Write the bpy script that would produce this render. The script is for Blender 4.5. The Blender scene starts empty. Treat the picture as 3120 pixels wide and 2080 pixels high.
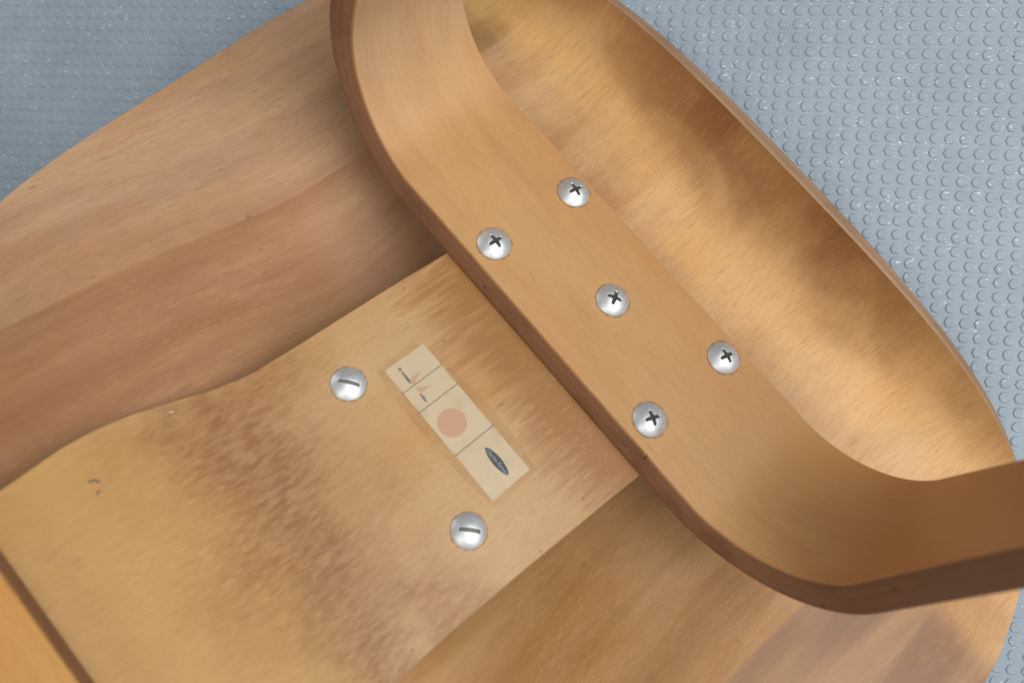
import bpy, bmesh, math, random
from mathutils import Matrix, Vector, noise

random.seed(7)
MM = 0.001
sc = bpy.context.scene
col = sc.collection

# ------------------------------------------------------------------ camera, light, exposure
CAM_H = 0.5813                                  # lens height above the floor
TILT = math.atan2(400.0, 2400.0)                # the phone leans a little to the left
cam_d = bpy.data.cameras.new('camera')
cam = bpy.data.objects.new('camera', cam_d); col.objects.link(cam)
cam.location = (0, 0, CAM_H)
Xw = Vector((math.cos(TILT), 0, -math.sin(TILT)))
Zw = Vector((-math.sin(TILT), 0, -math.cos(TILT)))
Yw = Vector((0, -1, 0))
def cam_to_world(p):                            # camera frame: x right, y down, z forward
    p = Vector(p); return Vector((p.dot(Xw), p.dot(Yw), p.dot(Zw)))
cam.rotation_euler = (0, TILT, 0)
cam_d.sensor_width = 36.0; cam_d.lens = 36.0 * 2400 / 3120
cam_d.clip_start = 0.01; cam_d.clip_end = 50
cam_d.dof.use_dof = True; cam_d.dof.focus_distance = 0.515; cam_d.dof.aperture_fstop = 4.4
sc.camera = cam

world = bpy.data.worlds.new('World'); sc.world = world; world.use_nodes = True
bg = world.node_tree.nodes['Background']
bg.inputs['Color'].default_value = (0.94, 0.97, 1.0, 1); bg.inputs['Strength'].default_value = 0.235

def area(name, loc, target, size, power, color):
    l = bpy.data.lights.new(name, 'AREA'); l.shape = 'RECTANGLE'; l.size, l.size_y = size; l.energy = power; l.color = color
    o = bpy.data.objects.new(name, l); col.objects.link(o); o.location = loc
    o.rotation_euler = (Vector(target) - Vector(loc)).to_track_quat('-Z', 'Y').to_euler()
    return o
area('window_light', (1.40, 0.12, 1.80), (0.05, 0, 0.1), (2.3, 1.8), 76, (1.0, 0.968, 0.915))
area('far_window_light', (-1.9, 1.3, 0.80), (-0.2, 0.1, 0.05), (0.9, 0.6), 7.5, (1.0, 0.99, 0.96))
area('warm_fill_lamp', (-0.45, -0.55, 2.2), (0, 0, 0.1), (0.6, 0.6), 10, (1.0, 0.92, 0.80))  # unseen warm fill, added to lift the right bend of the leg

sc.view_settings.view_transform = 'Standard'; sc.view_settings.look = 'None'
sc.view_settings.exposure = -0.26; sc.view_settings.gamma = 1.0; sc.view_settings.use_curve_mapping = False
sc.cycles.max_bounces = 6

# ------------------------------------------------------------------ node helpers
class NT:
    def __init__(s, name):
        s.m = bpy.data.materials.new(name); s.m.use_nodes = True
        s.t = s.m.node_tree; s.b = s.t.nodes['Principled BSDF']
    def n(s, typ, **kw):
        x = s.t.nodes.new(typ)
        for k, v in kw.items(): setattr(x, k, v)
        return x
    def l(s, a, b): s.t.links.new(a, b)
    def put(s, sock, v):
        if hasattr(v, 'is_output') or isinstance(v, bpy.types.NodeSocket): s.l(v, sock)
        else: sock.default_value = v
    def math(s, op, a, b=0.0, c=None, clamp=False):
        x = s.n('ShaderNodeMath', operation=op, use_clamp=clamp); s.put(x.inputs[0], a); s.put(x.inputs[1], b)
        if c is not None: s.put(x.inputs[2], c)
        return x.outputs[0]
    def ss(s, v, a, b, to0=0.0, to1=1.0):       # smoothstep map
        x = s.n('ShaderNodeMapRange', interpolation_type='SMOOTHSTEP'); s.put(x.inputs[0], v)
        x.inputs[1].default_value = a; x.inputs[2].default_value = b; x.inputs[3].default_value = to0; x.inputs[4].default_value = to1
        return x.outputs[0]
    def mix(s, fac, a, b, mode='MIX'):
        x = s.n('ShaderNodeMix', data_type='RGBA', blend_type=mode)
        s.put(x.inputs[0], fac); s.put(x.inputs[6], a); s.put(x.inputs[7], b); return x.outputs[2]
    def coords(s, which='UV'):
        return s.n('ShaderNodeTexCoord').outputs[which]
    def map(s, vec, scale, loc=(0, 0, 0), rot=0):
        x = s.n('ShaderNodeMapping'); s.l(vec, x.inputs[0]); x.inputs['Scale'].default_value = scale
        x.inputs['Location'].default_value = loc; x.inputs['Rotation'].default_value = (0, 0, rot); return x.outputs[0]
    def noise(s, vec, scale=1.0, detail=3.0, rough=0.5, dist=0.0):
        x = s.n('ShaderNodeTexNoise'); s.l(vec, x.inputs['Vector']); x.inputs['Scale'].default_value = scale
        x.inputs['Detail'].default_value = detail; x.inputs['Roughness'].default_value = rough; x.inputs['Distortion'].default_value = dist
        return x.outputs[0]
    def xyz(s, vec):
        x = s.n('ShaderNodeSeparateXYZ'); s.l(vec, x.inputs[0]); return x.outputs
    def bump(s, h, strength, dist):
        x = s.n('ShaderNodeBump'); x.inputs['Strength'].default_value = strength; x.inputs['Distance'].default_value = dist
        s.l(h, x.inputs['Height']); s.l(x.outputs[0], s.b.inputs['Normal']); return x
    def out(s, color, rough):
        s.put(s.b.inputs['Base Color'], color); s.put(s.b.inputs['Roughness'], rough)

def c4(*a): return (a[0], a[1], a[2], 1)

def wood(name, light, mid, brown, seed=0.0, strips=None, along='y', mottle=1.0, flecks=0.5, zones=None, rough=0.42, curl=0.5, dots=True, grain=.27, hue=1.0, spots=()):
    """Veneer. UV in units of 100 mm; grain runs along UV y (or x)."""
    m = NT(name); uv = m.coords('UV')
    gx, gy = (1, 1)
    def st(a, b, off=0.0):                      # a: frequency across the grain, b: along it
        sc_ = (a, b, 1) if along == 'y' else (b, a, 1)
        return m.map(uv, sc_, (seed * 3.7 + off, seed * 1.9 + off * 2.1, seed))
    # slow wander of tone, long clouds along the grain
    cloud = m.noise(st(2.4, .42), 1.0, 4, .5, .08)
    cloud2 = m.noise(st(4.6, .62, 9.1), 1.0, 4, .52, .08)
    streak = m.noise(st(26, 1.3, 4.2), 1.0, 4, .65, .1)
    fine = m.noise(st(130, 11.0, 2.2), 1.0, 4, .62)
    ripple = m.noise(st(1.0, 9.0, 6.6), 1.0, 3, .55, .5)
    c = m.mix(m.ss(cloud, .28, .72), light, mid)
    c = m.mix(m.math('MULTIPLY', m.ss(cloud2, .46, .82), .42 * mottle), c, brown)
    c = m.mix(m.math('MULTIPLY', m.ss(streak, .48, .78), .24 * mottle), c, brown)
    c = m.mix(m.math('MULTIPLY', m.ss(ripple, .46, .70), .34 * curl), c, c4(light[0] * 1.12, light[1] * 1.06, light[2] * .86))
    c = m.mix(m.math('MULTIPLY', m.ss(m.noise(st(2.4, .9, 14.4), 1.0, 3, .5, .4), .52, .74), .28 * mottle), c, c4(mid[0] * .90, mid[1] * .87, mid[2] * 1.08))
    warm = m.noise(st(3.0, .80, 61.0), 1.0, 4, .52, .1)
    c = m.mix(m.math('MULTIPLY', m.ss(warm, .52, .72), .42 * hue), c, c4(mid[0] * 1.02, mid[1] * .86, mid[2] * .62))
    c = m.mix(m.math('MULTIPLY', m.ss(warm, .44, .27), .40 * hue), c, c4(mid[0] * .88, mid[1] * .80, mid[2] * .90))
    xy = m.xyz(uv)
    if strips:                                  # leaves of veneer laid side by side
        wob = m.math('MULTIPLY_ADD', m.noise(m.map(uv, (.2, .5, 1), (seed, 3, 1)), 1.0, 1), .06, xy[0] if along == 'y' else xy[1])
        wob = m.math('SUBTRACT', wob, .03)
        for pos, tint, amt, lo, hi, y0, y1, fade in strips:
            f = m.ss(wob, pos - .012, pos + .012) if lo else m.ss(wob, pos + .012, pos - .012)
            if hi is not None: f = m.math('MULTIPLY', f, m.ss(wob, hi + fade, hi - .012))
            f = m.math('MULTIPLY', f, m.math('MULTIPLY_ADD', m.ss(cloud2, .35, .65), .5, .6), clamp=True)
            f = m.math('MULTIPLY', f, m.math('MULTIPLY', m.ss(xy[1], y0 - .3, y0), m.ss(xy[1], y1 + .3, y1)))
            c = m.mix(m.math('MULTIPLY', f, amt), c, tint, 'MULTIPLY')
    if zones: c = zones(m, uv, xy, c, st)
    c = m.mix(m.math('MULTIPLY', m.ss(fine, .42, .72), grain), c, c4(brown[0] * .8, brown[1] * .8, brown[2] * .8))
    pore = m.ss(m.noise(st(80, 5.0, 81.0), 1.0, 4, .6, .1), .54, .72)
    c = m.mix(m.math('MULTIPLY', pore, grain * 1.1), c, c4(brown[0] * .75, brown[1] * .72, brown[2] * .7))
    # bright short fibres with their glint painted into the colour
    fib = m.math('MULTIPLY', m.ss(m.noise(st(120, 12.0, 7.7), 1.0, 2, .5), .57, .70), m.ss(m.noise(st(1.2, 1.4, 11.1), 1.0, 2), .44, .62))
    c = m.mix(m.math('MULTIPLY', fib, flecks), c, c4(min(1, light[0] * 1.38), min(1, light[1] * 1.34), min(1, light[2] * 1.25)))
    if dots:                                    # pin knots and small nicks
        v = m.n('ShaderNodeTexVoronoi', feature='F1'); m.l(st(3.4, 2.3, 5.5), v.inputs['Vector']); v.inputs['Scale'].default_value = 1.0
        keep = m.math('GREATER_THAN', m.xyz(v.outputs['Color'])[0], .66)
        d = m.math('MULTIPLY', m.ss(v.outputs['Distance'], .030, .058, 1, 0), keep)
        c = m.mix(m.math('MULTIPLY', d, .62), c, c4(.10, .05, .025))
    for su, sv_, rx, ry, amt in spots:
        dx = m.math('MULTIPLY', m.math('SUBTRACT', xy[0], su / 100), 100 / rx); dy = m.math('MULTIPLY', m.math('SUBTRACT', xy[1], sv_ / 100), 100 / ry)
        dd = m.math('ADD', m.math('MULTIPLY', dx, dx), m.math('MULTIPLY', dy, dy))
        c = m.mix(m.math('MULTIPLY', m.ss(dd, .1, 1.2, 1, 0), amt * .5), c, c4(.11, .055, .028))
    r = m.math('MULTIPLY_ADD', m.noise(st(9, .8, 1.3), 1.0, 3), .16, rough - .08)
    m.out(c, r)
    m.b.inputs['Specular IOR Level'].default_value = .34
    m.bump(m.math('ADD', fine, m.math('MULTIPLY', fib, .6)), .16, .0004)
    return m.m

# colours of the old birch and ash veneer (linear)
LIGHT = c4(.56, .357, .193); MID = c4(.46, .262, .121); BROWN = c4(.31, .148, .068)
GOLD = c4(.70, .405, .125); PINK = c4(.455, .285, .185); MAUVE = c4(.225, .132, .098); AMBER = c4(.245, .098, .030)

def seat_zones(m, uv, xy, c, st):
    n1 = m.noise(st(1.0, 1.5, 21.0), 1.0, 4, .55, .3)
    n2 = m.noise(st(5.0, 1.0, 24.0), 1.0, 5, .6, .3)
    # golden shellac on the front roll; amber lip stain also has the lip's shade painted in
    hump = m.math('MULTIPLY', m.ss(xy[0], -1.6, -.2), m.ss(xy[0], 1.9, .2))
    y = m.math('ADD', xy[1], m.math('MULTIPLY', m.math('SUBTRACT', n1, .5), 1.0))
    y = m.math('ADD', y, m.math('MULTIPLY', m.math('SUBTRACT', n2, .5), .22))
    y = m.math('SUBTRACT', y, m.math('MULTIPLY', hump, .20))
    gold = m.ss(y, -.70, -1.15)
    c = m.mix(m.math('MULTIPLY', gold, .52), c, GOLD)
    rp = m.noise(st(2.2, 10.0, 71.0), 1.0, 3, .5, .4)
    c = m.mix(m.math('MULTIPLY', m.math('MULTIPLY', m.ss(rp, .44, .70), m.ss(xy[1], -.35, -.6)), .20), c, c4(.60, .40, .19))
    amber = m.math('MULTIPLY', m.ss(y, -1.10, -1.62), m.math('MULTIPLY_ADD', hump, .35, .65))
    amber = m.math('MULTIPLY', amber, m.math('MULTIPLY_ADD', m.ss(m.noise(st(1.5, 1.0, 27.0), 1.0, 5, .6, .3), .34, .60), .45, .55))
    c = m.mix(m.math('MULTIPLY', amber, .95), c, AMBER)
    scr = m.math('MULTIPLY', m.ss(m.noise(st(120, 3.4, 73.0), 1.0, 2, .5), .62, .72), m.ss(y, -1.0, -1.35))
    c = m.mix(m.math('MULTIPLY', scr, .30), c, c4(.58, .34, .14))
    return c
def spine_zones(m, uv, xy, c, st):
    n1 = m.noise(st(1.5, 1.4, 31.0), 1.0, 4, .5, .1)
    n2 = m.noise(st(26, 2.6, 33.0), 1.0, 3, .6, .3)
    n3 = m.noise(st(14, 4.0, 36.0), 1.0, 6, .7, .2)
    y = m.math('ADD', xy[1], m.math('MULTIPLY', m.math('SUBTRACT', n1, .5), 1.0))
    # scuffed brown band over the bend
    band = m.math('MULTIPLY', m.ss(y, 1.40, 2.10), m.ss(y, 3.10, 2.40))
    band = m.math('MULTIPLY', band, m.math('MULTIPLY_ADD', m.ss(m.noise(st(34, 9.0, 38.0), 1.0, 5, .7), .36, .64), .50, .50))
    band = m.math('MULTIPLY', band, m.ss(m.noise(st(1.3, 1.3, 52.0), 1.0, 3, .5, .2), .24, .50))
    c = m.mix(m.math('MULTIPLY', band, .95), c, c4(.24, .105, .038))
    # yellower varnish towards the rear leg
    c = m.mix(m.math('MULTIPLY', m.ss(y, 2.25, 2.95), .75), c, c4(.49, .285, .095))
    # varnish wicked into the fibres where the front leg sits
    yy = m.math('SUBTRACT', xy[1], m.math('MULTIPLY', m.math('SUBTRACT', n2, .40), .60))
    yy = m.math('SUBTRACT', yy, m.math('MULTIPLY', m.math('SUBTRACT', n1, .5), .55))
    c = m.mix(m.math('MULTIPLY', m.ss(yy, 1.02, .60), .95), c, c4(.30, .140, .042))
    return c
def leg_zones(m, uv, xy, c, st):
    n1 = m.noise(st(2.6, .8, 41.0), 1.0, 3, .5, .5)
    x = m.math('ADD', xy[0], m.math('MULTIPLY', m.math('SUBTRACT', n1, .5), .8))
    c = m.mix(m.math('MULTIPLY', m.ss(x, -1.5, -2.3), .6), c, c4(.48, .345, .225))
    c = m.mix(m.math('MULTIPLY', m.ss(x, 1.1, 2.6), .85), c, c4(.46, .205, .066))
    fl = m.noise(st(5.5, 1.5, 44.0), 1.0, 4, .6, .9)
    c = m.mix(m.math('MULTIPLY', m.math('MULTIPLY', m.ss(fl, .45, .66), m.ss(xy[0], -1.7, -2.2)), .55), c, c4(.40, .225, .135))
    return c

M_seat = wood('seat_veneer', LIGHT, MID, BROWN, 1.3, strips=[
    (-1.92, c4(.88, .88, 1.02), 1.0, False, None, -9, 9, .01), (-1.92, c4(.72, .62, .60), 1.0, True, -1.0, .1, 9, .8), (.60, c4(.74, .67, .52), 1.0, True, 2.14, .0, 9, .01), (2.14, c4(.50, .465, .52), 1.0, True, None, -.3, 9, .01),  # gold and mauve leaves also carry the lower right's shade in their tint
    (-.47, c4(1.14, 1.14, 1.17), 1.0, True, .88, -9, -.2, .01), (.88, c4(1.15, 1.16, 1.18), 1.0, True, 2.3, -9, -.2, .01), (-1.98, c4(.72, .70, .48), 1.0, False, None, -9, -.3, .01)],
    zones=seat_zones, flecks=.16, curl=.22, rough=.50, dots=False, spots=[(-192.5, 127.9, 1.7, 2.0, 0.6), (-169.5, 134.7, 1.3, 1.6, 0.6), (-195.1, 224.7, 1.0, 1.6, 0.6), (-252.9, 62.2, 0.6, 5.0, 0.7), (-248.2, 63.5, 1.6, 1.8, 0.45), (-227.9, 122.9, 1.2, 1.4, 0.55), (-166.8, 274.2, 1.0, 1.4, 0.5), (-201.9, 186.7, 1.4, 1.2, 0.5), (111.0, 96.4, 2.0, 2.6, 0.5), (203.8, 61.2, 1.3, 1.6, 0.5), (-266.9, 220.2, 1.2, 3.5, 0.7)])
M_spine = wood('spine_veneer', c4(.49, .320, .168), c4(.455, .270, .116), c4(.36, .190, .085), 5.1, zones=spine_zones, flecks=.34, mottle=.6, hue=1.0, dots=False, spots=[(-84.9, 91.7, 1.0, 1.4, 0.75), (5.6, 92.6, 1.0, 1.4, 0.75), (-45.0, 94.3, 1.0, 1.4, 0.75), (76.7, 91.7, 1.0, 1.4, 0.75), (81.8, 130.4, 1.0, 1.4, 0.75), (74.2, 214.9, 1.0, 1.4, 0.75)])
M_leg = wood('leg_veneer', c4(.515, .303, .133), c4(.465, .247, .094), c4(.37, .187, .072), 8.4, along='x', zones=leg_zones, flecks=.10, mottle=1.0, curl=.4, rough=.44, dots=False, grain=.18)
M_rear = wood('rear_leg_veneer', c4(.50, .265, .075), c4(.44, .21, .052), c4(.36, .155, .038), 12.2, along='x', flecks=.1, mottle=.7, curl=.2, dots=False)
M_back = wood('backrest_veneer', LIGHT, MID, BROWN, 17.2, flecks=.4)

def ply_edge(name, a, b, n, dark, worn_shaded=None):
    """Edge of the plywood: UV x along the edge (100 mm), UV y 0..1 through the thickness."""
    m = NT(name); uv = m.coords('UV'); xy = m.xyz(uv)
    w = m.math('ADD', xy[1], m.math('MULTIPLY', m.math('SUBTRACT', m.noise(m.map(uv, (6, 1, 1)), 1.0, 3), .5), .05))
    tri = m.math('PINGPONG', m.math('MULTIPLY', w, float(n)), 1.0)
    c = m.mix(m.ss(tri, .3, .7), a, b)
    g = m.noise(m.map(uv, (45, 9, 1)), 1.0, 4, .7)
    c = m.mix(m.math('MULTIPLY', m.ss(g, .45, .75), .4), c, dark)
    if worn_shaded: c = m.mix(m.math('MULTIPLY', m.ss(xy[0], 1.2, 2.2), .55), c, c4(.10, .052, .034))  # shade on the right arm's side painted into the edge colour
    if worn_shaded: c = m.mix(m.math('MULTIPLY', m.ss(xy[1], .075, .03), .8), c, worn_shaded)
    blot = m.noise(m.map(uv, (2.2, .7, 1), (4, 2, 0)), 1.0, 4, .6)
    c = m.mix(m.math('MULTIPLY', m.ss(blot, .45, .72), .6), c, dark)
    if worn_shaded:
        for ex, ey, rx, ry in ((.82, .12, .006, .22), (1.98, .84, .012, .06), (2.45, .40, .02, .05), (-.55, .6, .015, .05)):
            dx = m.math('MULTIPLY', m.math('SUBTRACT', xy[0], ex), 1 / rx); dy = m.math('MULTIPLY', m.math('SUBTRACT', xy[1], ey), 1 / ry)
            c = m.mix(m.math('MULTIPLY', m.ss(m.math('ADD', m.math('MULTIPLY', dx, dx), m.math('MULTIPLY', dy, dy)), .2, 1.2, 1, 0), .75), c, c4(.03, .018, .012))
    m.out(c, .55); m.bump(g, .2, .0004)
    return m.m
M_seat_edge = ply_edge('seat_ply_edge', c4(.31, .188, .105), c4(.27, .160, .088), 3, c4(.19, .105, .06))
M_leg_edge = ply_edge('leg_ply_edge', c4(.285, .138, .072), c4(.262, .126, .065), 6, c4(.12, .056, .03), c4(.50, .25, .09))
M_spine_edge = ply_edge('spine_ply_edge', c4(.40, .24, .13), c4(.28, .15, .07), 4, c4(.20, .10, .05))

def metal():
    m = NT('zinc_plated_steel'); oc = m.coords('Object')
    n = m.noise(m.map(oc, (420, 420, 420)), 1.0, 4, .6)
    s = m.noise(m.map(oc, (1800, 220, 400), rot=.6), 1.0, 3, .6)
    m.out(m.mix(m.ss(n, .35, .7), c4(.72, .76, .80), c4(.62, .66, .70)), m.math('MULTIPLY_ADD', s, .10, .43))
    m.b.inputs['Metallic'].default_value = .82
    m.bump(s, .12, .0002)
    return m.m
M_metal = metal()
def flat(name, color, rough=.7, amt=.2, scale=900):
    m = NT(name); n = m.noise(m.map(m.coords('Object'), (scale,) * 3), 1.0, 3, .6)
    m.out(m.mix(m.math('MULTIPLY', n, amt), c4(*color), c4(*[x * .6 for x in color])), rough); return m.m
M_grime = flat('grime_in_recess', (.055, .051, .046), .8, .6, 3000)
M_slot = flat('dark_slot_metal', (.17, .17, .165), .5, .6, 2000)  # darker metal for the inside of the screw slots
M_pale = flat('screw_rust_ring', (.10, .065, .04), .8, .5)

# ------------------------------------------------------------------ mesh helpers
def link(name, verts, faces, mats, parent=None, uvs=None, midx=None, smooth=True):
    me = bpy.data.meshes.new(name); me.from_pydata([tuple(v) for v in verts], [], faces)
    for m in (mats if isinstance(mats, (list, tuple)) else [mats]): me.materials.append(m)
    if uvs is not None:
        lay = me.uv_layers.new(name='UVMap')
        for p in me.polygons:
            for li, vi in zip(p.loop_indices, p.vertices):
                lay.data[li].uv = uvs[p.index][li - p.loop_start] if isinstance(uvs, dict) else uvs[vi]
    if midx:
        for i, k in enumerate(midx): me.polygons[i].material_index = k
    if smooth:
        for p in me.polygons: p.use_smooth = True
    me.update()
    o = bpy.data.objects.new(name, me); col.objects.link(o)
    if parent: o.parent = parent
    return o

# ------------------------------------------------------------------ the setting: rubber floor with round studs
def floor_mat():
    m = NT('grey_rubber'); oc = m.n('ShaderNodeNewGeometry').outputs['Position']
    big = m.noise(m.map(oc, (9, 9, 9)), 1.0, 3)
    gr = m.noise(m.map(oc, (900, 900, 900)), 1.0, 3, .6)
    c = m.mix(m.ss(big, .35, .65), c4(.278, .348, .428), c4(.250, .315, .388))
    c = m.mix(m.math('MULTIPLY', m.ss(gr, .45, .7), .18), c, c4(.22, .26, .30))
    scuff = m.math('MULTIPLY', m.ss(m.noise(m.map(oc, (330, 800, 500), rot=.6), 1.0, 2, .5), .625, .715), m.ss(m.noise(m.map(oc, (70, 70, 70), (4, 1, 3)), 1.0, 2), .44, .58))
    c = m.mix(m.math('MULTIPLY', scuff, .85), c, c4(.80, .84, .88))
    c = m.mix(m.math('MULTIPLY', m.ss(m.noise(m.map(oc, (26, 26, 26), (3, 8, 1)), 1.0, 4, .6), .50, .72), .30), c, c4(.20, .235, .27))
    dirt = m.math('MULTIPLY', m.ss(m.noise(m.map(oc, (300, 420, 300), (7, 2, 5), rot=.5), 1.0, 2, .5), .69, .76), 1.0)
    c = m.mix(m.math('MULTIPLY', dirt, .75), c, c4(.06, .07, .085))
    m.out(c, m.math('MULTIPLY_ADD', gr, .16, .40))
    m.b.inputs['Specular IOR Level'].default_value = .4
    m.bump(gr, .25, .0006)
    return m.m
M_floor = floor_mat()
FS = 2.2; NF = 24
fv = []; ff = []
for j in range(NF + 1):
    for i in range(NF + 1): fv.append((-FS + 2 * FS * i / NF, -FS + 2 * FS * j / NF, 0.0))
for j in range(NF):
    for i in range(NF):
        a = j * (NF + 1) + i; ff.append((a, a + 1, a + NF + 2, a + NF + 1))
floor = link('floor', fv, ff, M_floor, smooth=False); floor['kind'] = 'structure'

PITCH = 0.00962; GROT = math.radians(-4.6); GORG = cam_to_world((0.0, 0.0, 0.0))
def stud_mesh(seed):
    rnd = random.Random(seed); vs = []; fs = []; N = 14
    R = PITCH * .375; H = .00060
    rings = [(1.10, -.0002), (1.02, .35 * H), (.93, .86 * H), (.82, H), (.55, .90 * H)]
    jit = [1 + rnd.uniform(-.035, .035) for _ in range(N)]
    for r, z in rings:
        for k in range(N):
            a = 2 * math.pi * k / N; hexr = 1 - .075 * math.cos(6 * a)
            vs.append((R * r * hexr * jit[k] * math.cos(a), R * r * hexr * jit[k] * math.sin(a), z))
    vs.append((0, 0, .93 * H))
    for q in range(len(rings) - 1):
        for k in range(N):
            fs.append((q * N + k, q * N + (k + 1) % N, (q + 1) * N + (k + 1) % N, (q + 1) * N + k))
    for k in range(N): fs.append(((len(rings) - 1) * N + k, (len(rings) - 1) * N + (k + 1) % N, len(vs) - 1))
    return vs, fs
stud_protos = [stud_mesh(s) for s in range(6)]
stud_meshes = []
for i, (v, f) in enumerate(stud_protos):
    me = bpy.data.meshes.new('stud'); me.from_pydata(v, [], f); me.materials.append(M_floor)
    for p in me.polygons: p.use_smooth = True
    stud_meshes.append(me)
def to_pixel(P):                                # for choosing which studs show
    q = Vector(P) - Vector((0, 0, CAM_H)); x, y, z = q.dot(Xw), q.dot(Yw), q.dot(Zw)
    # inverse of cam_to_world: camera axes expressed in the world
    cx = Vector((math.cos(TILT), 0, -math.sin(TILT))); cy = Vector((0, -1, 0)); cz = Vector((-math.sin(TILT), 0, -math.cos(TILT)))
    X, Y, Z = q.dot(cx), q.dot(cy), q.dot(cz)
    return 1560 + 2400 * X / Z, 1040 + 2400 * Y / Z
def over_chair(x, y):                           # rough outline of the chair in the view: studs there are out of sight
    if x < 1300: return y > 619 - .693 * x + 60
    edge = [(1867, 0), (2080, 177), (2257, 340), (2465, 561), (2743, 892), (2986, 1201), (3089, 1500), (3089, 1784), (2952, 2080)]
    for (x0, y0), (x1, y1) in zip(edge, edge[1:]):
        if y0 <= y < y1: return x < x0 + (x1 - x0) * (y - y0) / (y1 - y0) - 60
    return x < 1800 or y > 2080
seen = []; rest = []
n_half = 62
for j in range(-n_half, n_half + 1):
    for i in range(-n_half, n_half + 1):
        gx, gy = i * PITCH + .0042, j * PITCH + .0031
        X = gx * math.cos(GROT) - gy * math.sin(GROT) - .03; Y = gx * math.sin(GROT) + gy * math.cos(GROT)
        px, py = to_pixel((X, Y, 0))
        if -45 < px < 3165 and -45 < py < 2125 and not over_chair(px, py): seen.append((X, Y, px))
        else: rest.append((X, Y))
seen.sort(key=lambda q: -q[2])                  # the floor is nearest on the right
for k, (X, Y, _) in enumerate(seen[:300]):
    o = bpy.data.objects.new('stud', stud_meshes[k * 7 % 6]); col.objects.link(o); o.parent = floor
    o.location = (X, Y, 0); o.rotation_euler = (0, 0, GROT + math.pi / 6)
rv = []; rf = []
for k, (X, Y) in enumerate([(a, b) for a, b, _ in seen[300:]] + rest):
    v, f = stud_protos[k * 7 % 6]; b = len(rv)
    ca, sa = math.cos(GROT + math.pi / 6), math.sin(GROT + math.pi / 6)
    rv += [(X + x * ca - y * sa, Y + x * sa + y * ca, z) for x, y, z in v]
    rf += [tuple(b + i for i in q) for q in f]
rest_o = link('stud_field', rv, rf, M_floor, parent=floor); rest_o['kind'] = 'stuff'

# ------------------------------------------------------------------ the chair, upside down
def N3(v): return Vector(v).normalized()
d_ = N3((-590, 950, 2400)); W_c = -d_
U_c = Vector((0.64863829, 0.74868387, -0.13689712)); V_c = Vector((-0.72774651, 0.55743953, -0.3995575))
C_c = Vector(((1866 - 1560) / 2400, (915 - 1040) / 2400, 1.0)) * .480
Uw, Vw, Ww = cam_to_world(U_c), cam_to_world(V_c), cam_to_world(W_c)
Cw = cam_to_world(C_c) + Vector((0, 0, CAM_H))
mat = Matrix((( Uw.x, -Vw.x, Ww.x, Cw.x), (Uw.y, -Vw.y, Ww.y, Cw.y), (Uw.z, -Vw.z, Ww.z, Cw.z), (0, 0, 0, 1)))
chair = bpy.data.objects.new('plywood_chair', None); col.objects.link(chair)
chair.matrix_world = mat; chair.empty_display_size = .1
chair['label'] = 'upturned bent plywood lounge chair showing its underside, legs and screws on a studded grey floor'
chair['category'] = 'chair'
def L(u, v, w): return (u * MM, -v * MM, w * MM)

# --- seat: flat sheet coordinates (u, s) bent into shape
S_a, S_b, S_p, S_R, S_s0, S_sag, S_t, S_a2, S_cf, S_u0, S_pr = 315.5, 164.697, 3.836, 65.853, -71.849, 14.186, 10.285, .116, .393, 8.8, 5.356
W0 = -23.0
def seat_surf(u, s):
    Rl = S_R * (1 + S_cf * (u / 300) ** 2)
    if s < S_s0:
        th = (S_s0 - s) / Rl; v = S_s0 - Rl * math.sin(th); w = Rl * (1 - math.cos(th))
    else: v, w = s, 0.0
    w += W0 - S_sag * (abs(u) / 300) ** 2
    def sm(a, b, x): x = max(0.0, min(1.0, (x - a) / (b - a))); return x * x * (3 - 2 * x)
    w += 5.0 * sm(10, -55, s) - 76.0 * sm(-45, 75, s) * (1 - sm(85, 235, s)) * math.exp(-(u / 195) ** 2)
    if s > 180: x = s - 180; w += (.27 * x * x / 120 if x < 60 else .27 * (x - 30)) * math.exp(-(u / 180) ** 2)
    return Vector((u, v, w))
def seat_n(u, s):
    e = .5
    return (seat_surf(u + e, s) - seat_surf(u - e, s)).cross(seat_surf(u, s + e) - seat_surf(u, s - e)).normalized()
def seat_outline(ph):
    c, sn = math.cos(ph), math.sin(ph); sg = 1 if c >= 0 else -1
    if sn < 0:
        u = S_a * sg * abs(c) ** (2 / S_p); s = 30 - (S_b + 30) * abs(sn) ** (2 / S_p)
    else:
        u = S_a * sg * abs(c) ** (2 / S_pr); s = 30 + 320 * abs(sn) ** (2 / S_pr)
    if s > 30: u *= 1 - S_a2 * ((s - 30) / 220) ** 1.3
    return u + S_u0, s
NA, NR = 400, 70
phis = []
# even spacing along the outline
dense = [seat_outline(2 * math.pi * i / 8000) for i in range(8001)]
acc = [0.0]
for a, b in zip(dense, dense[1:]): acc.append(acc[-1] + math.hypot(b[0] - a[0], b[1] - a[1]))
j = 0; ring = []
for i in range(NA):
    t = acc[-1] * i / NA
    while acc[j + 1] < t: j += 1
    f = (t - acc[j]) / max(1e-9, acc[j + 1] - acc[j]); ring.append((dense[j][0] + f * (dense[j + 1][0] - dense[j][0]), dense[j][1] + f * (dense[j + 1][1] - dense[j][1])))
cu, cs = S_u0, 60.0
def flatgrid():
    pts = [(cu, cs)]
    for r in range(1, NR + 1):
        q = r / NR
        pts += [(cu + (u - cu) * q, cs + (s - cs) * q) for u, s in ring]
    return pts
FG = flatgrid()
top = [seat_surf(u, s) for u, s in FG]; nrm = [seat_n(u, s) for u, s in FG]
sv = [L(*p) for p in top]; suv = [(u / 100, s / 100) for u, s in FG]; sf = []; sm = []
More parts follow.
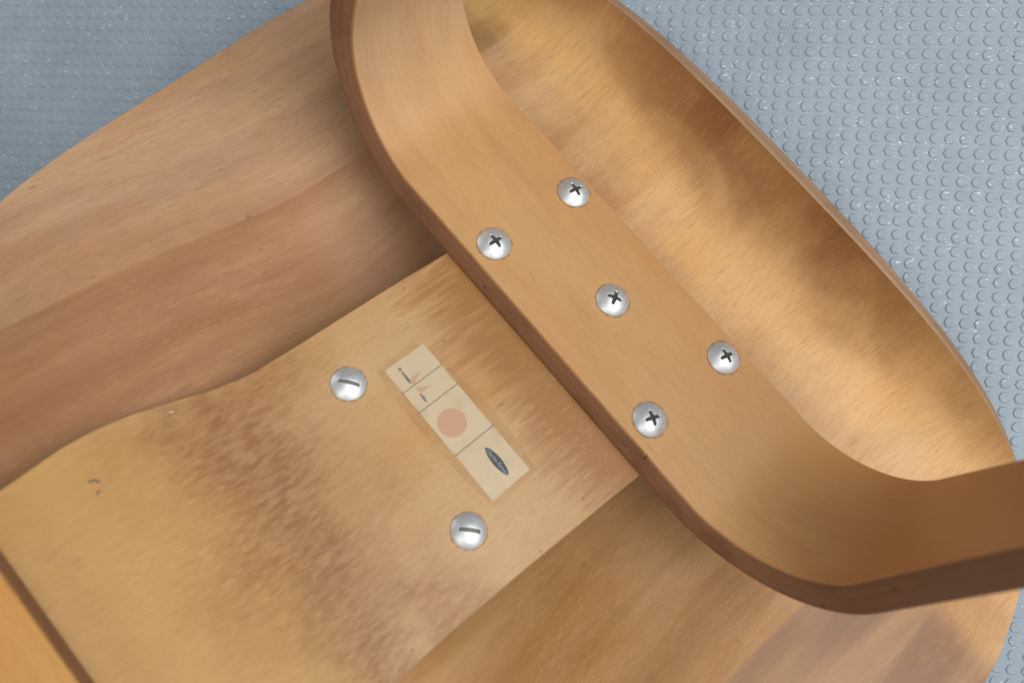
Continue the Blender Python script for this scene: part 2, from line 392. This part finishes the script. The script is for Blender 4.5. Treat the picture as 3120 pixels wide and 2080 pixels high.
def disc_faces(off, flip):
    F = []
    for k in range(NA):
        a, b = off + 1 + k, off + 1 + (k + 1) % NA; F.append((off, b, a) if not flip else (off, a, b))
    for r in range(1, NR):
        for k in range(NA):
            a = off + 1 + (r - 1) * NA + k; b = off + 1 + (r - 1) * NA + (k + 1) % NA; c, d = b + NA, a + NA
            F.append((a, b, c, d) if not flip else (a, d, c, b))
    return F
seat = bpy.data.objects.new('seat', None)
vs = list(sv); uvv = list(suv)
fa = disc_faces(0, True); n_top = len(fa)
off = len(vs)
vs += [L(*(p - n * S_t)) for p, n in zip(top, nrm)]; uvv += [(u / 100 + 9, s / 100) for u, s in FG]
fb = disc_faces(off, False)
faces = fa + fb; midx = [0] * len(faces)
# rounded ply edge: own vertices so that its UVs run round the edge
e0 = len(vs); NE = 7; base = 1 + (NR - 1) * NA
per = 0.0
for k in range(NA):
    i0 = base + k; p, n = top[i0], nrm[i0]
    pn, pp = top[base + (k + 1) % NA], top[base + (k - 1) % NA]
    tang = (pn - pp).normalized(); outw = tang.cross(n)
    if outw.dot(p - top[base - NA + k]) < 0: outw = -outw
    for e in range(NE):
        t = e / (NE - 1); bul = 1.1 * math.sqrt(max(0, 1 - (2 * t - 1) ** 2)) ** .7 if 0 < e < NE - 1 else 0
        wob = .25 * noise.noise(Vector((k * .21, 3.1, 0)))
        vs.append(L(*(p - n * S_t * t + outw * (bul + (wob if 0 < e < NE - 1 else 0))))); uvv.append((per / 100, t))
    per += (pn - p).length
for k in range(NA):
    k2 = (k + 1) % NA
    for e in range(NE - 1):
        faces.append((e0 + k * NE + e, e0 + k * NE + e + 1, e0 + k2 * NE + e + 1, e0 + k2 * NE + e)); midx.append(1)
bpy.data.objects.remove(seat)
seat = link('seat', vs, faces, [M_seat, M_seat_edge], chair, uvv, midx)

# --- a band of bent ply: rows of cross-sections -> closed strip with edge faces
def band(name, rows, mats, parent, wdiv=10):
    """rows: list of (top_a, top_b, bot_a, bot_b, s) points in (u, v, w) mm; a/b are the two edges; s = length along."""
    vs, uv, fc, mi = [], [], [], []
    n = len(rows); m = wdiv + 1
    def lerp(p, q, t): return p.lerp(q, t)
    for r in rows:
        for k in range(m): vs.append(L(*lerp(r[0], r[1], k / wdiv))); uv.append(r[5][0](k / wdiv, r[4]))
    for r in rows:
        for k in range(m): vs.append(L(*lerp(r[2], r[3], k / wdiv))); uv.append(r[5][0](k / wdiv + 7, r[4]))
    o2 = n * m
    for i in range(n - 1):
        for k in range(wdiv):
            a = i * m + k; fc.append((a, a + 1, a + m + 1, a + m)); mi.append(0)
            a += o2; fc.append((a, a + m, a + m + 1, a + 1)); mi.append(0)
    for A, B, sgn in ((0, 2, 1), (1, 3, -1)):   # edges with a small rounded arris
        b0 = len(vs); K = 7
        for r in rows:
            pa, pb = r[A], r[B]; other = r[1 - A] if A < 2 else r[0]
            outd = (pa - r[1 if A == 0 else 0]).normalized()
            for e in range(K):
                t = [0, .06, .16, .5, .84, .94, 1][e]; bul = [0, .55, .8, .85, .8, .55, 0][e]
                vs.append(L(*(pa.lerp(pb, t) + outd * bul))); uv.append((r[4] / 100, t))
        for i in range(n - 1):
            for e in range(K - 1):
                q = b0 + i * K + e; fc.append((q, q + K, q + K + 1, q + 1) if sgn > 0 else (q, q + 1, q + K + 1, q + K)); mi.append(1)
    for i in (0, n - 1):                        # ends
        b0 = len(vs); r = rows[i]
        for p, t in ((r[0], (0, 0)), (r[1], (.9, 0)), (r[3], (.9, 1)), (r[2], (0, 1))): vs.append(L(*p)); uv.append(t)
        fc.append((b0, b0 + 1, b0 + 2, b0 + 3) if i == 0 else (b0 + 3, b0 + 2, b0 + 1, b0)); mi.append(1)
    o = link(name, vs, fc, mats, parent, uv, mi)
    return o
def fix_normals(o):
    bm = bmesh.new(); bm.from_mesh(o.data); bmesh.ops.recalc_face_normals(bm, faces=bm.faces); bm.to_mesh(o.data); bm.free()

# --- front leg: one U of bent plywood
def u_leg(name, Ln, Lp, R, TH, T, va, ka, vb, kb, dbot, leg_len, mats, v_to_vw, uoff=0.0):
    rows = []
    def half(sgn, Ls):
        pts = []
        st = 12
        for i in range(st): pts.append((Ls * i / st, 0.0, 0.0, 1.0, Ls * i / st, 0.0))
        nb = 28
        for i in range(nb + 1):
            a = TH * i / nb; pts.append((Ls + R * math.sin(a), R - R * math.cos(a), math.sin(a), math.cos(a), Ls + R * a, R * a))
        x0, w0 = pts[-1][0], pts[-1][1]
        for i in range(1, 15):
            q = leg_len * i / 14; pts.append((x0 + q * math.cos(TH), w0 + q * math.sin(TH), math.sin(TH), math.cos(TH), Ls + R * TH + q, R * TH + q))
        return [(sgn * p[0], p[1], sgn * p[2], p[3], sgn * p[4], p[5]) for p in pts]
    left = half(-1, Ln)[::-1]; right = half(1, Lp)
    for u, w, nx, nw, s, l in left[:-1] + right:
        lim = min(l, 200)
        A = va + ka * lim; B = vb + kb * lim
        # outward normal of the outer (far) face is (nx, -nw)
        tA = v_to_vw(u + uoff, A, w); tB = v_to_vw(u + uoff, B, w)
        bA = v_to_vw(u + uoff + nx * T, A + dbot[0], w - nw * T); bB = v_to_vw(u + uoff + nx * T, B + dbot[1], w - nw * T)
        rows.append((tA, tB, bA, bB, s, (lambda t, ss, A=A, B=B: (ss / 100, (A + (B - A) * (t % 7)) / 100 + (3 if t >= 7 else 0)),)))
    o = band(name, rows, mats, chair, 12); fix_normals(o); return o
front_leg = u_leg('front_leg', 137.4, 121.8, 65.0, 1.585, 15.8, 50.9, -.084, -45.0, .089, (4.5, -1.0), 300, [M_leg, M_leg_edge], lambda u, v, w: Vector((u, v, w)))
front_leg['label'] = 'U shaped front leg of bent plywood held by five cross-head screws'

# --- spine under the seat: flat, then rising to the rear leg, then bending down to the backrest
SP_W = -15.9
def spine_w(v):
    if v < 185: return SP_W
    x = v - 185
    if x < 60: return SP_W + .28 * x * x / 120
    return SP_W + .28 * (x - 30)
def interp(tab, x):
    if x <= tab[0][0]: return tab[0][1]
    for (x0, y0), (x1, y1) in zip(tab, tab[1:]):
        if x <= x1:
            t = (x - x0) / (x1 - x0); t = t * t * (3 - 2 * t) if False else t; return y0 + (y1 - y0) * t
    return tab[-1][1]
left_tab = [(-40, 86), (59, 88), (87, 89.6), (121, 90.8), (162, 91.9), (191, 93.2), (199, 94.3), (208, 96.2), (217, 98.4), (227, 101.2), (237, 103.8), (251, 106.8), (262, 108.2), (272, 108.9), (286, 108.8), (294, 107.8), (312, 105), (340, 102), (450, 100)]
right_tab = [(-40, 90), (58, 87.7), (144, 82.7), (188, 80.6), (215, 80.0), (231, 80.4), (250, 84), (272, 89), (300, 92), (340, 94), (450, 96)]
prof = []                                       # (v, w, length)
v = 2.0
while v < 425: prof.append([v, spine_w(v)]); v += 4
# big bend down to the back
vE, wE = prof[-1]; ang = math.atan(.28); RB = 55.0; total = ang + math.radians(78)
for i in range(1, 25):
    a = ang - total * i / 24
    cx, cw = vE + RB * math.sin(ang), wE - RB * math.cos(ang)
    prof.append([cx - RB * math.sin(a), cw + RB * math.cos(a)])
a = ang - total
for i in range(1, 33): prof.append([prof[-1][0] + 12 * math.cos(a), prof[-1][1] + 12 * math.sin(a)])
rows = []; s = prof[0][0]
for i, (v, w) in enumerate(prof):
    p0 = prof[max(0, i - 1)]; p1 = prof[min(len(prof) - 1, i + 1)]
    tv, tw = p1[0] - p0[0], p1[1] - p0[1]; ln = math.hypot(tv, tw); nv, nw = -tw / ln, tv / ln
    if i: s += math.hypot(v - prof[i - 1][0], w - prof[i - 1][1])
    lu, ru = -interp(left_tab, min(s, 449)), interp(right_tab, min(s, 449)); T = 9.5
    tA, tB = Vector((lu, v, w)), Vector((ru, v, w)); bA, bB = Vector((lu, v - nv * T, w - nw * T)), Vector((ru, v - nv * T, w - nw * T))
    rows.append((tA, tB, bA, bB, s, (lambda t, ss, lu=lu, ru=ru: ((lu + (ru - lu) * (t % 7)) / 100 + (5 if t >= 7 else 0), ss / 100),)))
spine = band('spine', rows, [M_spine, M_spine_edge], chair, 12); fix_normals(spine)
spine['label'] = 'flat plywood spine carrying the paper label and two slotted screws'
back_v, back_w, back_a = prof[-8][0], prof[-8][1], a

# --- rear leg: sits on the rising part of the spine
al = math.atan(.28); ca_, sa_ = math.cos(al), math.sin(al)
rv0, rw0 = 319.5, spine_w(319.5) + .3
def rear_frame(u, v, w): return Vector((u, rv0 + v * ca_ - w * sa_, rw0 + v * sa_ + w * ca_))
TR = 17.0
rear_leg = u_leg('rear_leg', 118.0, 118.0, 55.0, 1.45, TR, 92.0, -.10, 4.5 + TR * sa_ * 2, .10, (1.0, -4.5 - TR * sa_ * .3), 170, [M_rear, M_leg_edge], lambda u, v, w: rear_frame(u, v, w + TR), -5.0)
rear_leg['label'] = 'orange toned rear leg band of bent plywood'

# --- backrest: moulded shell at the far end of the spine, resting on the floor
def back_shell():
    vs, fc, uv = [], [], []; N, Rn = 96, 16
    dirv = Vector((0, math.cos(back_a), math.sin(back_a))); nout = Vector((0, -math.sin(back_a), math.cos(back_a)))
    cen = Vector((0, back_v, back_w)) - nout * 22 + dirv * 35
    for side in (0, 1):
        vs.append(L(*(cen - nout * 9 * side))); uv.append((side * 4, 0))
        for r in range(1, Rn + 1):
            for k in range(N):
                t = 2 * math.pi * k / N; c, sn = math.cos(t), math.sin(t); q = r / Rn
                x = 262 * q * (1 if c >= 0 else -1) * abs(c) ** .62; y = 112 * q * (1 if sn >= 0 else -1) * abs(sn) ** .62
                z = 34 * (x / 262) ** 2 - 12 * (y / 112) ** 2
                p = cen + Vector((x, 0, 0)) + dirv * y - nout * (z * 1 + 9 * side)
                vs.append(L(*p)); uv.append((x / 100 + side * 4, y / 100))
        o = side * (1 + N * Rn)
        for k in range(N): fc.append((o, o + 1 + k, o + 1 + (k + 1) % N))
        for r in range(1, Rn):
            for k in range(N):
                p = o + 1 + (r - 1) * N + k; p2 = o + 1 + (r - 1) * N + (k + 1) % N; fc.append((p, p + N, p2 + N, p2))
    h = 1 + N * Rn; b = 1 + N * (Rn - 1)
    for k in range(N): fc.append((b + k, b + (k + 1) % N, h + b + (k + 1) % N, h + b + k))
    ob = link('backrest', vs, fc, M_back, chair, uv); fix_normals(ob); print('BACK minz', min((mat @ Vector(v)).z for v in vs), 'SEAT', min((mat @ v.co).z for v in seat.data.vertices)); return ob
backrest = back_shell()

# --- screws
def screw_mesh(name, R, H, kind, seed):
    rnd = random.Random(seed); N = 56; vs, fc, mi = [], [], []
    NRr = 40
    def depth(x, y):
        r = math.hypot(x, y)
        if kind == 'cross':
            d = 9
            for k in range(4):
                ax, ay = math.cos(k * math.pi / 2), math.sin(k * math.pi / 2)
                t = max(0, min(3.7, x * ax + y * ay)); wd = .95 + .25 * (1 - t / 3.7)
                d = min(d, math.hypot(x - t * ax, y - t * ay) - wd)
            d = min(d, r - 1.35)
            f = max(0, min(1, .5 - d / .34)); f = f * f * (3 - 2 * f); return f * max(.9, 2.4 - .42 * r)
        t = max(-5.0, min(5.0, x)); d = max(abs(y) - .95, abs(x) - 5.9)
        f = max(0, min(1, .5 - d / .34)); f = f * f * (3 - 2 * f); return f * 1.9
    G = 81
    # square grid squeezed onto a disc: dense enough for a crisp recess
    idx = {}
    for j in range(G):
        for i in range(G):
            a, b = -1 + 2 * i / (G - 1), -1 + 2 * j / (G - 1)
            # crowd samples to the middle
            x = a * math.sqrt(max(0, 1 - b * b / 2)); y = b * math.sqrt(max(0, 1 - a * a / 2)); r = math.hypot(x, y)
            if kind == 'cross' and r > 1e-6:
                g = r * (.55 + .45 * r * r); x, y = x / r * g, y / r * g; r = g
            z = H * (1 - r ** 2.0) ** .92 if r < 1 else 0.0
            X, Y = x * R, y * R
            dd = depth(X, Y); idx[i, j] = len(vs); vs.append(((X) * MM, Y * MM, (z - dd + .25) * MM))
    for j in range(G - 1):
        for i in range(G - 1):
            q = (idx[i, j], idx[i + 1, j], idx[i + 1, j + 1], idx[i, j + 1]); fc.append(q)
            cx = sum(vs[k][0] for k in q) / 4 / MM; cy = sum(vs[k][1] for k in q) / 4 / MM
            lim = .55 if kind == 'cross' else 1.1
            mi.append(1 if depth(cx, cy) > lim else 0)
    # rim down into the wood
    rimi = [idx[i, 0] for i in range(G)] + [idx[G - 1, j] for j in range(1, G)] + [idx[i, G - 1] for i in range(G - 2, -1, -1)] + [idx[0, j] for j in range(G - 2, 0, -1)]
    b = len(vs)
    for k in rimi: vs.append((vs[k][0] * .985, vs[k][1] * .985, -.8 * MM))
    n = len(rimi)
    for k in range(n): fc.append((rimi[k], b + k, b + (k + 1) % n, rimi[(k + 1) % n])); mi.append(0)
    me = bpy.data.meshes.new(name); me.from_pydata(vs, [], fc)
    me.materials.append(M_metal); me.materials.append(M_grime if kind == 'cross' else M_slot)
    for p, k in zip(me.polygons, mi): p.material_index = k; p.use_smooth = True
    bm = bmesh.new(); bm.from_mesh(me); bmesh.ops.recalc_face_normals(bm, faces=bm.faces); bm.to_mesh(me); bm.free()
    return me
cross_me = screw_mesh('cross_head_screw', 10.6, 4.8, 'cross', 1)
slot_me = screw_mesh('slotted_screw', 9.9, 4.0, 'slot', 2)
for u, v, rot in ((-69.5, -31.9, -10), (-71.4, 35.2, -4), (0, 0, 29), (70.3, -31.6, -13), (68.0, 34.8, -22)):
    o = bpy.data.objects.new('screw', cross_me); col.objects.link(o); o.parent = chair
    o.location = L(u, v, 0); o.rotation_euler = (0, 0, math.radians(rot))
for u, v, rot in ((-57.1, 154.0, 38), (47.8, 154.0, 42)):
    o = bpy.data.objects.new('screw', slot_me); col.objects.link(o); o.parent = chair
    o.location = L(u, v, SP_W); o.rotation_euler = (0, 0, math.radians(rot))

def contact_shade_ring(o, R):  # translucent dark ring that paints contact shade round a screw head
    vs, fc = [], []; N = 40; rnd = random.Random(int(R * 100) + len(bpy.data.objects))
    for q, h in ((.95, .06), (1.075, .05)):
        for k in range(N): a = 2 * math.pi * k / N; rr = R * (q + (rnd.uniform(-.02, .03) if q > 1 else 0)); vs.append((rr * math.cos(a) * MM, rr * math.sin(a) * MM, h * MM))
    for k in range(N): fc.append((k, N + k, N + (k + 1) % N, (k + 1) % N))
    link('contact_shade_ring', vs, fc, M_ring, o)
def ring_mat():
    m = NT('shade_around_head'); tr = m.n('ShaderNodeBsdfTransparent'); mx = m.n('ShaderNodeMixShader')
    m.out(c4(.12, .06, .03), .8); n = m.noise(m.map(m.coords('Object'), (300, 300, 300)), 1.0, 3)
    m.l(m.ss(n, .35, .65, .03, .34), mx.inputs[0]); m.l(tr.outputs[0], mx.inputs[1]); m.l(m.b.outputs[0], mx.inputs[2])
    m.l(mx.outputs[0], m.t.nodes['Material Output'].inputs[0]); return m.m
M_ring = ring_mat()
for o in [x for x in chair.children if x.name.startswith('screw')]: contact_shade_ring(o, 10.6 if o.data == cross_me else 9.9)

# --- paper label on the spine
LU0, LU1, LV0, LV1 = -51.0, 44.3, 105.0, 133.3     # reads along +u, its top towards the front leg
def lab(a, b, h): return L(LU0 + (LU1 - LU0) * a, LV1 + (LV0 - LV1) * b, SP_W + h)
def paper_mat():
    m = NT('aged_label_paper'); oc = m.coords('UV')
    n = m.noise(m.map(oc, (5, 2.2, 1)), 1.0, 4, .55, .5)
    n2 = m.noise(m.map(oc, (60, 20, 1)), 1.0, 3, .6)
    c = m.mix(m.ss(n, .46, .70), c4(.51, .41, .275), c4(.455, .355, .225))
    c = m.mix(m.math('MULTIPLY', m.ss(n2, .62, .78), .12), c, c4(.40, .31, .18))
    m.out(c, .45); return m.m
def clear_mat():
    m = NT('yellowed_lacquer_halo'); n = m.noise(m.map(m.coords('Object'), (60, 60, 60)), 1.0, 3)
    tr = m.n('ShaderNodeBsdfTransparent'); mx = m.n('ShaderNodeMixShader')
    m.out(c4(.50, .295, .10), .3)
    m.l(m.ss(n, .3, .7, .04, .26), mx.inputs[0]); m.l(tr.outputs[0], mx.inputs[1]); m.l(m.b.outputs[0], mx.inputs[2])
    m.l(mx.outputs[0], m.t.nodes['Material Output'].inputs[0]); return m.m
M_paper, M_halo = paper_mat(), clear_mat()
label = bpy.data.objects.new('label', None)
def quad_strip(name, poly, h, m, parent, mapper=lab):
    vs = [mapper(a, b, h) for a, b in poly]
    o = link(name, vs, [tuple(range(len(vs)))], m, parent, [(a, b) for a, b in poly], smooth=False)
    if o.data.polygons[0].normal.z < 0: o.data.flip_normals()
    return o
bpy.data.objects.remove(label)
# slightly waved paper sheet with thickness
NX = 40; lv, lf, luv = [], [], []
for i in range(NX + 1):
    for j in range(9):
        a, b = i / NX, j / 8
        ea = (.0025 * noise.noise(Vector((b * 6, a * 3, 1.0)))) if i in (0, NX) else 0
        eb = (.010 * noise.noise(Vector((a * 9, b * 2, 4.0)))) if j in (0, 8) else 0
        lv.append(lab(a + ea, b + eb, .20 + .05 * noise.noise(Vector((a * 5, b * 2, 7.0))))); luv.append((a, b))
for i in range(NX):
    for j in range(8): lf.append((i * 9 + j, (i + 1) * 9 + j, (i + 1) * 9 + j + 1, i * 9 + j + 1))
label = link('label', lv, lf, M_paper, chair, luv)
if label.data.polygons[0].normal.z < 0: label.data.flip_normals()
label['label'] = 'cream paper maker label with red spot and dark blue oval'
halo = quad_strip('lacquer_halo', [(-.045, .86), (-.03, -.12), (.10, -.20), (.40, -.22), (.78, -.17), (1.03, -.06), (1.035, .6), (1.03, 1.10), (.8, 1.22), (.4, 1.20), (.22, 1.12), (.2, .9), (.0, .9)], .10, M_halo, label)
ink_black = flat('faded_black_ink', (.075, .075, .08), .7, .3, 4000)
ink_line = flat('grey_ruled_ink', (.19, .16, .12), .7, .4, 4000)
ink_red = flat('faded_red_ink', (.50, .30, .185), .6, .25, 900)
ink_blue = flat('slate_blue_ink', (.048, .062, .076), .55, .3, 1500)
ink_white = flat('pale_reversed_lettering', (.33, .36, .385), .6, .2, 3000)
for a0 in (.176, .328, .660):
    o = quad_strip('ruled_line', [(a0 - .0026, -.02), (a0 + .0026, -.02), (a0 + .0026, 1.02), (a0 - .0026, 1.02)], .34, ink_line, label)
circ = [(.494 + .0885 * math.cos(2 * math.pi * k / 48) * 1.0, .385 + .0885 * 95.3 / 28.3 * math.sin(2 * math.pi * k / 48)) for k in range(48)]
quad_strip('red_spot', circ, .34, ink_red, label)
quad_strip('red_spike', [(.128, .58), (.131, .44), (.1285, .30), (.140, .275), (.174, .27), (.166, .325), (.156, .385), (.144, .48)], .34, ink_red, label)
quad_strip('red_spike', [(.240, .57), (.237, .44), (.2395, .30), (.229, .275), (.195, .27), (.203, .325), (.213, .385), (.227, .47)], .34, ink_red, label)
oval = []
for k in range(48):
    t = 2 * math.pi * k / 48; oval.append((.838 + .103 * math.cos(t), .585 + .100 * math.sin(t) * (1 - .12 * abs(math.cos(t)))))
quad_strip('blue_oval', oval, .34, ink_blue, label)
def lettering(name, text, a0, a1, b0, hmm, m, h, spacing=1.0, shear=0.0, bold=0.0):
    cu_ = bpy.data.curves.new(name, 'FONT'); cu_.body = text; cu_.size = 1; cu_.shear = shear; cu_.offset = bold
    tmp = bpy.data.objects.new(name, cu_); col.objects.link(tmp)
    dg = bpy.context.evaluated_depsgraph_get(); me = bpy.data.meshes.new_from_object(tmp.evaluated_get(dg))
    bpy.data.objects.remove(tmp); bpy.data.curves.remove(cu_)
    x0 = min(v.co.x for v in me.vertices); x1 = max(v.co.x for v in me.vertices)
    for v in me.vertices:
        a = a0 + (a1 - a0) * (v.co.x - x0) / (x1 - x0); b = b0 + v.co.y * hmm / 28.3
        v.co = Vector(lab(a, b, h))
    me.materials.clear(); me.materials.append(m); me.update()
    if me.polygons[0].normal.z < 0: me.flip_normals()
    o = bpy.data.objects.new(name, me); col.objects.link(o); o.parent = label; return o
lettering('lettering', 'herman', .040, .152, .232, 2.7, ink_black, .34, bold=.04)
lettering('lettering', 'miller', .240, .303, .235, 2.6, ink_black, .34, bold=.02)
lettering('lettering', 'Charles Eames', .748, .928, .548, 2.9, ink_white, .46, shear=.25)

# --- faded stamp on the spine and small chips of wear
def blotch(name, u, v, pts, m, h=.18):
    vs = [L(u + x, v + y, spine_w(v + y) + h) for x, y in pts]
    o = link(name, vs, [tuple(range(len(vs)))], m, spine, smooth=False)
    if o.data.polygons[0].normal.z < 0: o.data.flip_normals()
    return o
stamp_ink = flat('faint_stamp_ink', (.13, .115, .105), .8, .6, 2500)
def ragged(rx, ry, rot, seed, n=14):
    rnd = random.Random(seed); out = []
    for k in range(n):
        t = 2 * math.pi * k / n; r = 1 + rnd.uniform(-.35, .3); x, y = rx * r * math.cos(t), ry * r * math.sin(t)
        out.append((x * math.cos(rot) - y * math.sin(rot), x * math.sin(rot) + y * math.cos(rot)))
    return out
def px_uv(x, y):                                # where the marks sit on the spine
    return x, y
def inked_stroke(pts, wid, seed):
    rnd = random.Random(seed); left, right = [], []
    fine = []
    for (x0, y0), (x1, y1) in zip(pts, pts[1:]):
        for k in range(4): fine.append((x0 + (x1 - x0) * k / 4, y0 + (y1 - y0) * k / 4))
    fine.append(pts[-1])
    for k, (x, y) in enumerate(fine):
        a, b = fine[max(0, k - 1)], fine[min(len(fine) - 1, k + 1)]; dx, dy = b[0] - a[0], b[1] - a[1]; n_ = math.hypot(dx, dy) or 1
        w1, w2 = wid * rnd.uniform(.45, 1.1), wid * rnd.uniform(.45, 1.1)
        left.append((x - dy / n_ * w1, y + dx / n_ * w1)); right.append((x + dy / n_ * w2, y - dx / n_ * w2))
    vs = [L(x, y, spine_w(y) + .15) for x, y in left + right]; n = len(left)
    o = link('stamp_mark', vs, [(k, k + 1, n + k + 1, n + k) for k in range(n - 1)], stamp_ink, spine, smooth=False); fix_normals(o)
    if o.data.polygons[0].normal.z < 0: o.data.flip_normals()
inked_stroke([(-88.4, 284.0), (-86.6, 283.9), (-86.9, 282.4), (-86.4, 281.2), (-84.4, 281.2)], .55, 3)
inked_stroke([(-79.9, 284.9), (-80.7, 283.6), (-81.0, 282.6)], .55, 4)
chip = flat('bare_wood_chip', (.72, .66, .56), .8)
blotch('wood_chip', -98.2, 236.0, ragged(1.1, .35, 1.9, 11), chip)
